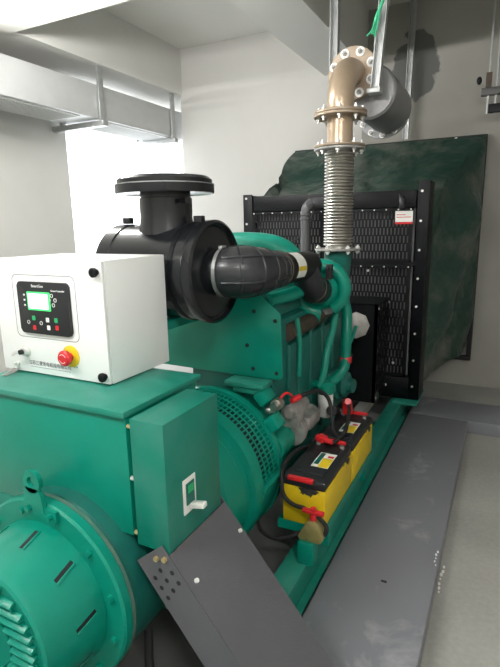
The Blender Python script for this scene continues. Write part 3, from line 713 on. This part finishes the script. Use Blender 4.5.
# suspension struts
def strut(x, y, z0, z1, lean, label, foot=0):
    t_ = thing('hanger_strut', label, 'hanger', (x, y, z0), 'steel struts hanging from the ceiling')
    mb = MB(); w = .026
    a = Vector((x, y, z0)); b = Vector((x+lean, y, z1))
    for dx0, dx1, dy0, dy1 in ((-w, w, w-.004, w), (-w, -w+.004, -w, w), (w-.004, w, -w, w)):
        mb.prism([a+Vector((dx0, dy0, 0)), a+Vector((dx1, dy0, 0)), a+Vector((dx1, dy1, 0)), a+Vector((dx0, dy1, 0))], b-a)
    mb.build('channel', 'galv', t_, smooth=0)
    if foot: MB().box(x-.05, x+.03, y-.022, y+.06, z0-.03, z0-.0005, .002).build('foot_bracket', 'galv', t_)
    MB().box(x+lean-.05, x+lean+.05, y-.05, y+.05, z1, z1+.008, .001).build('ceiling_plate', 'galv', t_)
strut(-1.11, 3.46, 2.46, ZC-.009, 0, 'galvanised ceiling strut just left of the exhaust elbow')
strut(-.785, FYE-.085, 2.42, ZC-.009, .085, 'galvanised ceiling strut with green cord, just right of the exhaust elbow flange', 1)
strut(-.945, 5.18, 2.40, ZC-.009, .02, 'long galvanised ceiling strut in front of dark cement patch on back wall')
cyy = FYE-.13
mb = MB(); mb.tube(sm([(-.80, cyy, 2.70), (-.785, cyy, 2.78), (-.76, cyy, 2.84), (-.73, cyy, 2.92), (-.715, cyy, 3.03), (-.73, cyy, 3.2)]), .010, 8)
mb.tube(sm([(-.785, cyy, 2.78), (-.80, cyy-.02, 2.72), (-.83, cyy-.02, 2.69)]), .005, 8); mb.tube(sm([(-.76, cyy, 2.84), (-.77, cyy-.02, 2.74), (-.785, cyy-.02, 2.68)]), .005, 8)
t = mb.build('cord', 'rope'); tag(t, 'frayed bright green cord tied to the strut above the muffler', 'cord')
# trapeze hanger by the right frame edge
th = thing('trapeze_hanger', 'dark trapeze hanger with threaded rods at top right edge of view', 'hanger', (-.16, 5.0, 2.6))
for x in (-.245, -.185): MB().cyl((x, 5.0, 2.52), (x, 5.0, ZC-.001), .009, n=10).build('threaded_rod', 'galv', th)
MB().box(-.30, .45, 4.97, 5.03, 2.66, 2.72, .003).build('cross_bar', 'dark_steel', th)
MB().box(-.235, .4, 4.98, 5.02, 2.52, 2.59, .003).build('lower_bar', 'black', th)
MB().box(-.27, -.225, 4.975, 4.999, 2.721, 2.84, .003).build('cable_tag', 'manifold', th)
MB().ball((-.32, 4.97, 2.78), .022, (1, 1, 1.5), 10).build('cable_stub', 'black', th)
MB().cyl((.42, 5.0, 2.5), (.42, 5.0, ZC-.001), .009, n=10).build('threaded_rod', 'galv', th)

# ================================================================== TARPAULIN AIR DUCT
tf = thing('louvre_frame', 'dark steel frame on the back wall holding the green tarpaulin', 'frame', (-1.16, 5.25, .25))
fx0, fx1, fz0, fz1 = -2.10, -.235, .27, 2.39
for a in ((fx0, fx1, fz1-.04, fz1), (fx0, fx1, fz0, fz0+.04)):
    MB().box(a[0], a[1], 5.24, 5.299, a[2], a[3], .003).build('bar', 'black_flat', tf)
for x in (fx0, fx1-.04): MB().box(x, x+.04, 5.24, 5.299, fz0+.041, fz1-.041, .003).build('bar', 'black_flat', tf)
mb = MB(); mb.cyl((-.50, 5.24, 2.36), (-.50, 5.225, 2.36), .02, n=10); mb.build('bolt', 'bolt', tf)
def tarp():
    bm = bmesh.new(); nu, nv = 16, 120; rng = random.Random(3); ph = [rng.uniform(0, 6.28) for _ in range(12)]
    # rectangle loops at the radiator and at the wall frame
    A = (-2.05, -.56, .30, 1.82, 4.262); B = (-2.09, -.245, .42, 2.375, 5.235)
    def loop(P, s):
        x0, x1, z0, z1, y = P; k = int(s*4) % 4; f = s*4 - int(s*4)
        if k == 0: return Vector((x1, y, z0+(z1-z0)*f)), Vector((1, 0, 0))
        if k == 1: return Vector((x1-(x1-x0)*f, y, z1)), Vector((0, 0, 1))
        if k == 2: return Vector((x0, y, z1-(z1-z0)*f)), Vector((-1, 0, 0))
        return Vector((x0+(x1-x0)*f, y, z0)), Vector((0, 0, -1))
    rows = []
    for i in range(nu+1):
        t = i/nu; row = []
        for j in range(nv):
            s = j/nv; a, nA = loop(A, s); b, nB = loop(B, s); p = a.lerp(b, t)
            w_ = math.sin(math.pi*t)
            sag = -.06*w_
            wr = .018*math.sin(s*58 + ph[0] + 4*t)*abs(math.sin(s*23 + ph[3])) + .017*math.sin(s*37 + 8*t + ph[1]) + .012*math.sin(s*120 - 6*t + ph[2])
            n_ = nA
            if n_.z > .5: p += Vector((0, 0, -.10*w_ + wr*w_*1.2))
            elif n_.z < -.5: p += Vector((0, 0, -.02*w_ + wr*w_*.5))
            else:
                zz = (p.z-.3)/2.0; d = math.sin(9*(zz*.9 - t*.75) + .6)
                p += n_*(wr*w_*1.1 + .085*w_*d + .03*w_)
            if n_.x > .5:                          # bottom corner hangs rounded
                hz = (p.z-.25)/2.0
                if hz < .25: p.x -= (.25-hz)*.5*t*.6
            row.append(bm.verts.new(p))
        rows.append(row)
    for a, b in zip(rows, rows[1:]):
        for j in range(nv): bm.faces.new((a[j], a[(j+1)%nv], b[(j+1)%nv], b[j]))
    mb = MB(); mb.bm.free(); mb.bm = bm
    bmesh.ops.recalc_face_normals(bm, faces=bm.faces[:])
    r = bmesh.ops.solidify(bm, geom=bm.faces[:], thickness=.004)
    return mb.build('tarpaulin', 'tarp', base=(-1.2, 4.6, .25), smooth=80)
t = tarp(); tag(t, 'creased dark green tarpaulin stretched between radiator and back wall', 'tarpaulin')

# ================================================================== AIR DUCT, LEFT
ad = thing('air_duct', 'long pale sheet-metal air duct hung along upper left wall', 'air duct', (-3.85, 4.0, 2.655))
MB().box(-4.10, -3.62, .6, 6.3, 2.655, 2.96, .004).build('casing', 'duct', ad)
for y0, y1 in ((1.9, 3.75), (4.12, 5.4)):
    mb = MB(); mb.box(-4.05, -3.66, y0, y1, 2.645, 2.6545)
    pn = mb.build('grille_panel', 'ductwhite', ad, smooth=0)
    mb = MB()
    for k in range(int((y1-y0)/.03)): mb.box(-4.04, -3.68, y0+.01+.03*k, y0+.016+.03*k, 2.640, 2.6449)
    mb.build('grille_slats', 'duct', pn, smooth=0)
for i, (y, lb_) in enumerate(((3.98, 'galvanised strap with crossbar under the air duct, nearer one'), (5.16, 'galvanised strap with crossbar under the air duct beside the back wall'), (2.62, 'galvanised strap on the air duct at the left frame edge'))):
    tr = thing('duct_hanger', lb_, 'hanger', (-3.9, y, 2.6), 'hangers under the air duct')
    MB().box(-4.24, -3.56, y-.035, y+.035, 2.588, 2.638, .002).build('crossbar', 'galv', tr)
    for x in (-3.6, -4.13): MB().box(x-.012, x+.012, y-.032, y+.032, 2.6385, 3.1245, .001).build('strap', 'galv', tr)

# ================================================================== LAMP
def tube_lamp(x, y, z, ang, label):
    lp = thing('tube_lamp', label, 'lamp', (x, y, z), 'hanging tube lamps')
    rz = Matrix.Rotation(math.radians(ang), 3, 'Z')
    MB().box(x-.02, x+.02, y-.62, y+.62, z+.03, z+.065, .004, rz).build('housing', 'white', lp)
    d = rz @ Vector((0, .58, 0)); c = Vector((x, y, z)); MB().cyl(c-d, c+d, .014, n=14).build('lit_tube', 'tube_on', lp)
    for s in (-.59, .59):
        q = c + rz @ Vector((0, s, 0)); MB().box(q.x-.012, q.x+.012, q.y-.012, q.y+.012, z-.016, z+.0295).build('tube_holder', 'white', lp)
    for s in (-.45, .45):
        q = c + rz @ Vector((0, s, 0)); MB().cyl((q.x, q.y, z+.0655), (q.x, q.y, ZC-.001), .004, n=8).build('suspension_rod', 'galv', lp)
tube_lamp(-2.72, 2.33, 2.963, 70, 'lit white tube lamp at the top left corner of view')
tube_lamp(-1.7, -.4, 2.963, 90, 'added unseen tube lamp above the near end of the generator, behind the viewer')  # added out of view to light the front of the machine
tube_lamp(.95, -.7, 2.963, 90, 'added unseen tube lamp over the clear floor right of the generator, behind the viewer')  # added unseen to brighten the dim front and the right-facing sides

# ================================================================== CONTROL CABINET
cb = thing('control_cabinet', 'white control cabinet with screen standing on the alternator terminal box', 'control cabinet', (-1.375, 1.37, 1.107))
bx0, bx1, by0, by1, bz0, bz1 = -1.655, -1.135, 1.20, 1.53, 1.109, 1.52
MB().box(bx0, bx1, by0+.014, by1, bz0, bz1, .004).build('housing', 'white', cb)
dor = MB().box(bx0, bx1-.002, by0, by0+.012, bz0+.002, bz1-.002, .003).build('door', 'white', cb)
for x in (bx0+.06, bx1-.06):
    for y in (by0+.05, by1-.13): MB().box(x-.025, x+.025, y-.02, y+.02, 1.1062, 1.1088).build('foot', 'black_flat', cb)
ry = by0 - .0005
def plate(poly, y, th, bev=0): 
    mb = MB(); mb.prism([(x, y, z) for x, z in poly], (0, -th, 0), bev); return mb
# thin outline around the controller
mb = MB(); o_ = rbox2d(-1.560, -1.256, 1.243, 1.467, .022); i_ = rbox2d(-1.5578, -1.2582, 1.2452, 1.4648, .021); n = len(o_)
vo = [mb.bm.verts.new((x, ry-.0006, z)) for x, z in o_]; vi = [mb.bm.verts.new((x, ry-.0006, z)) for x, z in i_]
for k in range(n): mb._face([vo[k], vo[(k+1)%n], vi[(k+1)%n], vi[k]])
mb.build('outline', 'ink', dor, smooth=0)
ct = plate(rbox2d(-1.524, -1.281, 1.262, 1.444, .014), ry, .012, .003).build('controller', 'panel', cb)
cy = ry - .0125
def lab(name, x0, x1, z0, z1, m_, th=.0015, r=.003): return plate(rbox2d(x0, x1, z0, z1, r, 3), cy, th).build(name, m_, ct, smooth=0)
lab('screen_rim', -1.4740, -1.3640, 1.346, 1.410, 'screenrim')
plate(rbox2d(-1.4680, -1.3730, 1.352, 1.404, .003, 3), cy-.0016, .001).build('screen', 'screen', ct, smooth=0)
for x, z, m_ in ((-1.4520, 1.318, 'green'), (-1.4520, 1.284, 'red'), (-1.3850, 1.315, 'whiteink'), (-1.3830, 1.288, 'whiteink'), (-1.3450, 1.316, 'green'), (-1.3430, 1.290, 'red')):
    lab('button', x-.0075, x+.0075, z-.008, z+.008, m_)
for x, z in ((-1.4800, 1.302), (-1.4180, 1.302), (-1.3550, 1.40), (-1.3680, 1.385), (-1.3400, 1.385), (-1.3500, 1.368)):
    mb = MB(); mb.lathe((x, cy, z), (0, -1, 0), [(.005, 0), (.007, 0), (.007, .0012), (.005, .0012), (.005, 0)], 12, cap=False); mb.build('button', 'whiteink', ct)
for k in range(3):
    lab('indicator', -1.4930, -1.4850, 1.395-.018*k, 1.401-.018*k, 'whiteink', .001, .001)
text('lettering', 'SmartGen', .014, (-1.4200, cy-.0005, 1.430), FRONT, 'whiteink', ct)
text('lettering', 'Genset Controller', .0085, (-1.3250, cy-.0005, 1.4165), FRONT, 'whiteink', ct)
# key switch, emergency stop, knobs and lettering
mb = MB(); mb.lathe((-1.525, ry, 1.19), (0, -1, 0), [(.022, 0), (.022, .004), (.016, .006), (.016, .016), (.010, .018)], 24); ks = mb.build('key_switch', 'bolt', cb)
mb = MB(); mb.cyl((-1.525, ry-.0185, 1.19), (-1.525, ry-.03, 1.19), .009, n=14); mb.build('key_barrel', 'panel', ks)
mb = MB(); mb.box(-1.56, -1.525, ry-.042, ry-.034, 1.182, 1.192, .002, Matrix.Rotation(-.5, 3, 'Y')); mb.build('key', 'bolt', ks)
mb = MB(); mb.lathe((-1.303, ry, 1.192), (0, -1, 0), [(.038, 0), (.038, .003), (.036, .004)], 32); es_ = mb.build('emergency_stop', 'yellow', cb)
mb = MB(); mb.lathe((-1.303, ry-.0045, 1.192), (0, -1, 0), [(.014, 0), (.014, .014), (.025, .016), (.027, .020), (.027, .030), (.022, .035), (.0, .036)], 32, cap=False); eb_ = mb.build('stop_button', 'red', es_)
mb = MB(); mb.lathe((-1.303, ry-.040, 1.192), (0, -1, 0), [(.014, 0), (.016, 0), (.016, .0006), (.014, .0006)], 20, cap=False, a0=.4, a1=2.4); mb.lathe((-1.303, ry-.040, 1.192), (0, -1, 0), [(.014, 0), (.016, 0), (.016, .0006), (.014, .0006)], 20, cap=False, a0=3.5, a1=5.5); mb.build('arrows', 'whiteink', es_)
for x, z in ((-1.157, 1.483), (-1.155, 1.138)):
    mb = MB(); mb.lathe((x, ry, z), (0, -1, 0), [(.010, 0), (.010, .006), (.014, .008), (.0155, .012), (.0155, .020), (.010, .023)], 16); mb.build('knob', 'black', cb)
text('lettering', '江苏江豪发电机组有限公司', .0175, (-1.413, ry-.0005, 1.148), FRONT, 'ink', cb, .0003)
MB().box(-1.512, -1.313, ry-.0006, ry, 1.1335, 1.1345).build('underline', 'ink', cb, smooth=0)
text('lettering', 'STOP', .008, (-1.285, ry-.0005, 1.155), FRONT, 'ink', cb, .0003)
# keys dangling from the switch lock
kb = MB(); kb.lathe((-1.575, 1.186, 1.128), (0, 1, 0), [(.010, -.001), (.012, -.001), (.012, .001), (.010, .001), (.010, -.001)], 16, cap=False)
ky = kb.build('key_ring', 'bolt', base=(-1.575, 1.186, 1.107)); tag(ky, 'small bunch of silver keys hanging at lower left of the control cabinet', 'keys')
for dx in (-.008, .010):
    mb = MB(); x = -1.575 + dx
    mb.prism([(x-.008, 1.185, 1.121), (x+.008, 1.185, 1.121), (x+.008, 1.165, 1.115), (x+.004, 1.16, 1.1135), (x+.004, 1.13, 1.1065), (x-.004, 1.13, 1.1065), (x-.004, 1.16, 1.1135), (x-.008, 1.165, 1.115)], (0, .0005, .0018))
    mb.build('key', 'cast', ky)
MB().cyl((-1.575, 1.1995, 1.139), (-1.575, 1.18, 1.139), .006, n=10).build('lock_pin', 'bolt', ky)

# ================================================================== CABLE CHUTE
ch = thing('cable_chute', 'charcoal sheet-metal cable cover sloping from breaker box down to floor cover', 'cable cover', (-.4, 1.18, .101))
tp = Vector((-.800, 0, .690)); bt = Vector((-.325, 0, .1015)); dv = (bt-tp); nn = Vector((-dv.z, 0, dv.x)).normalized()
if nn.z < 0: nn = -nn
mb = MB(); y0, y1 = 1.026, 1.345
def P3(q, y, off=0): q = q + nn*off; return (q.x, y, q.z)
mb.prism([P3(tp, y0), P3(tp, y1), P3(bt, y1), P3(bt, y0)], nn*.003); mb.build('top_sheet', 'charcoal', ch, smooth=0)
def strip(name, y, w0=.125):
    # side flange with rows of oval holes near its upper end
    dd = dv.normalized(); Ln = dv.length; mb = MB(); dn = -nn
    a0 = -.035
    q = [tp + dd*a0 + dn*.0, tp + dd*a0 + dn*w0, bt + dn*w0*0 + dd*(-.0), ]
    cut = [tp + dd*a0, tp + dd*(a0) + dn*w0]
    # lower edge meets the floor cover level
    lowz = .1015; e = tp + dn*w0; k = (e.z-lowz)/(-dd.z); e2 = e + dd*k
    mb.prism([(p.x, y, p.z) for p in (cut[0], cut[1], e2, bt)], (0, -.003, 0))
    mb.mi = 1
    for r in range(3):
        for c in range(3):
            if r == 0 and c == 0: continue
            p = tp + dd*(.012 + .034*r + .012*c) + dn*(.025 + .036*c)
            mb.cyl((p.x, y-.0031, p.z), (p.x, y-.0036, p.z), .0075, n=10)
    f = mb.build(name, ['charcoal', 'black_flat'], ch, smooth=0)
    if y < 1.1:
        for p in (tp + dd*-.012 + dn*.045, tp + dd*.002 + dn*.018):
            m2 = MB(); m2.cyl((p.x, y-.003, p.z), (p.x, y-.012, p.z), .008, n=8); m2.build('bolt', 'goldbolt', f)
strip('side_flange', 1.0255); strip('side_flange', 1.3495)
for u, y in ((.14, 1.055), (.14, 1.325)):
    p = tp + dv*u + nn*.003; MB().cyl(p + Vector((0, y, 0)), p + nn*.008 + Vector((0, y, 0)), .007, n=8).build('bolt', 'label', ch)

# ================================================================== BATTERIES
bt_ = MB(); bx = (-.818, -.600)
bt_.box(bx[0], bx[1], 1.84, 2.74, .297, .303); bt_.box(bx[0], bx[0]+.004, 1.84, 2.74, .303, .335); bt_.box(bx[1]-.004, bx[1], 1.84, 2.74, .303, .340); bt_.box(bx[0]+.004, bx[1]-.004, 1.84, 1.844, .303, .340)
for y in (1.95, 2.6): bt_.box(-.69, -.61, y-.02, y+.02, .2005, .297)
t = bt_.build('battery_tray', 'teal', smooth=0); tag(t, 'teal steel tray under the two yellow and black batteries', 'tray')
def battery(y0, label):
    y1 = y0 + .415; x0, x1, z0, z1 = -.803, -.606, .304, .54
    b = thing('battery', label, 'battery', ((x0+x1)/2, (y0+y1)/2, z0), 'starter batteries on the tray')
    MB().box(x0, x1, y0, y1, z0, z1-.042, .006).build('case', 'battery', b)
    lid = MB().box(x0+.003, x1-.003, y0+.003, y1-.003, z1-.0415, z1, .006).box(x0+.03, x1-.03, y0+.06, y1-.06, z1-.002, z1+.006, .003).build('lid', 'panel', b)
    mb = MB(); mb.box(x0+.025, x1-.055, y0-.008, y0+.012, z1-.012, z1+.008, .004); hd = mb.build('handle', 'red', b)
    mb = MB(); mb.box(x0+.055, x1-.03, y1-.012, y1-.001, z1+.0005, z1+.02, .004); mb.build('handle', 'red', b)
    yc = y0 + .20
    mb = MB(); R_ = Matrix.Rotation(0, 3, 'Z')
    mb.box(x0+.085, x0+.165, yc-.075, yc+.075, z1+.0061, z1+.0066); mb.mi = 1; mb.box(x0+.115, x0+.163, yc-.073, yc+.02, z1+.0067, z1+.0070); mb.mi = 2; mb.box(x0+.089, x0+.112, yc-.05, yc+.07, z1+.0067, z1+.0070); mb.mi = 3; mb.box(x0+.13, x0+.158, yc+.03, yc+.05, z1+.0067, z1+.0070)
    mb.build('label_sticker', ['label', 'yellow', 'teal_dark', 'red'], b, smooth=0)
    for x in (x0+.04, x1-.035):
        MB().cyl((x, y1-.055, z1-.001), (x, y1-.055, z1+.016), .011, n=14).build('terminal', 'cast', b)
    return b
battery(1.862, 'yellow and black battery nearer the alternator, cable looping down its front')
battery(2.292, 'yellow and black battery farther back, nearer the radiator')
def boot(c, ang, label):
    c = Vector(c); mb = MB(); r_ = Matrix.Rotation(ang, 3, 'Z')
    mb.box(c.x-.026, c.x+.026, c.y-.022, c.y+.022, c.z, c.z+.034, .008, r_)
    e = r_ @ Vector((-.07, 0, 0)); mb.tube([c + Vector((0, 0, .018)), c + e*.5 + Vector((0, 0, .018)), c + e + Vector((0, 0, .016))], [.016, .015, .009], 12)
    return mb
t = boot((-.75, 2.232, .557), math.radians(155), '').build('terminal_boot', 'red'); tag(t, 'red terminal cap at back of the nearer battery', 'terminal cap')
mb = MB(); c = Vector((-.74, 2.66, .557)); mb.cyl(c, c + Vector((0, 0, .03)), .03, n=14); mb.tube([c + Vector((0, 0, .03)), c + Vector((.0, -.01, .07)), c + Vector((.012, -.04, .085))], [.028, .027, .018], 14)
t = mb.build('terminal_boot', 'red'); tag(t, 'red terminal cap standing up on the farther battery', 'terminal cap')
mb = MB(); mb.tube(sm([(-.82, 2.20, .53), (-.835, 2.10, .545), (-.835, 2.0, .55), (-.825, 1.92, .545), (-.80, 1.845, .505), (-.785, 1.838, .455), (-.74, 1.83, .43), (-.68, 1.82, .43), (-.62, 1.81, .415), (-.585, 1.815, .375), (-.585, 1.81, .345), (-.605, 1.80, .335)]), .0095, 12)
cbl = mb.build('battery_cable', 'black_flat'); tag(cbl, 'black cable looping over front of nearer battery down to the isolator switch', 'cable')
mb = MB(); mb.tube(sm([(-.86, 2.13, .79), (-.83, 2.22, .80), (-.80, 2.34, .78), (-.77, 2.40, .72), (-.745, 2.38, .64), (-.72, 2.33, .585), (-.68, 2.29, .57), (-.69, 2.24, .56), (-.745, 2.235, .56)]), .010, 12)
t = mb.build('battery_cable', 'black_flat'); tag(t, 'black cable arching from starter motor to red cap of nearer battery', 'cable')
MB().cyl((-.865, 2.12, .79), (-.845, 2.175, .798), .014, n=10).build('red_sleeve', 'red', t)
mb = MB(); mb.tube(sm([(-.722, 2.62, .62), (-.70, 2.55, .62), (-.68, 2.45, .59), (-.67, 2.36, .57), (-.70, 2.31, .55), (-.76, 2.33, .548), (-.785, 2.37, .545)]), .010, 12)
t = mb.build('battery_cable', 'black_flat'); tag(t, 'black cable bridging from the farther battery to the nearer battery', 'cable')
mb = MB(); mb.tube(sm([(-.69, 1.80, .33), (-.73, 1.78, .31), (-.80, 1.77, .285), (-.88, 1.80, .28), (-.93, 1.86, .30), (-.94, 1.9, .33)]), .008, 12)
t = mb.build('earth_cable', 'black_flat'); tag(t, 'thin black cable drooping from isolator switch back under the alternator', 'cable')
mb = MB(); mb.tube(sm([(-1.05, 1.2, .19), (-.98, 1.12, .10), (-.90, 1.12, .035), (-.85, 1.2, .026), (-.82, 1.33, .026), (-.81, 1.5, .026), (-.84, 1.68, .06), (-.90, 1.78, .16)]), .016, 12)
t = mb.build('power_cable', 'black_flat'); tag(t, 'thick black cable curving on the dark floor under the sloping cable cover', 'cable')
# isolator switch
iw = thing('isolator_switch', 'brass battery isolator switch with red handle on the skid rail', 'switch', (-.66, 1.80, .2))
MB().box(-.695, -.625, 1.765, 1.835, .2005, .305, .003).build('bracket', 'teal', iw)
mb = MB(); mb.prism([(-.69, 1.778, 0.306), (-.60, 1.778, 0.306), (-.585, 1.778, 0.331), (-.615, 1.778, 0.399), (-.655, 1.778, 0.404), (-.70, 1.778, 0.320)], (0, .045, 0), .004)
mb.build('body', 'brass', iw)
mb = MB(); mb.cyl((-.637, 1.80, 0.402), (-.637, 1.80, 0.429), .014, n=14); mb.box(-.685, -.589, 1.788, 1.812, 0.429, 0.447, .006); mb.cyl((-.637, 1.80, 0.447), (-.637, 1.80, 0.457), .012, n=12); mb.build('handle', 'red', iw)
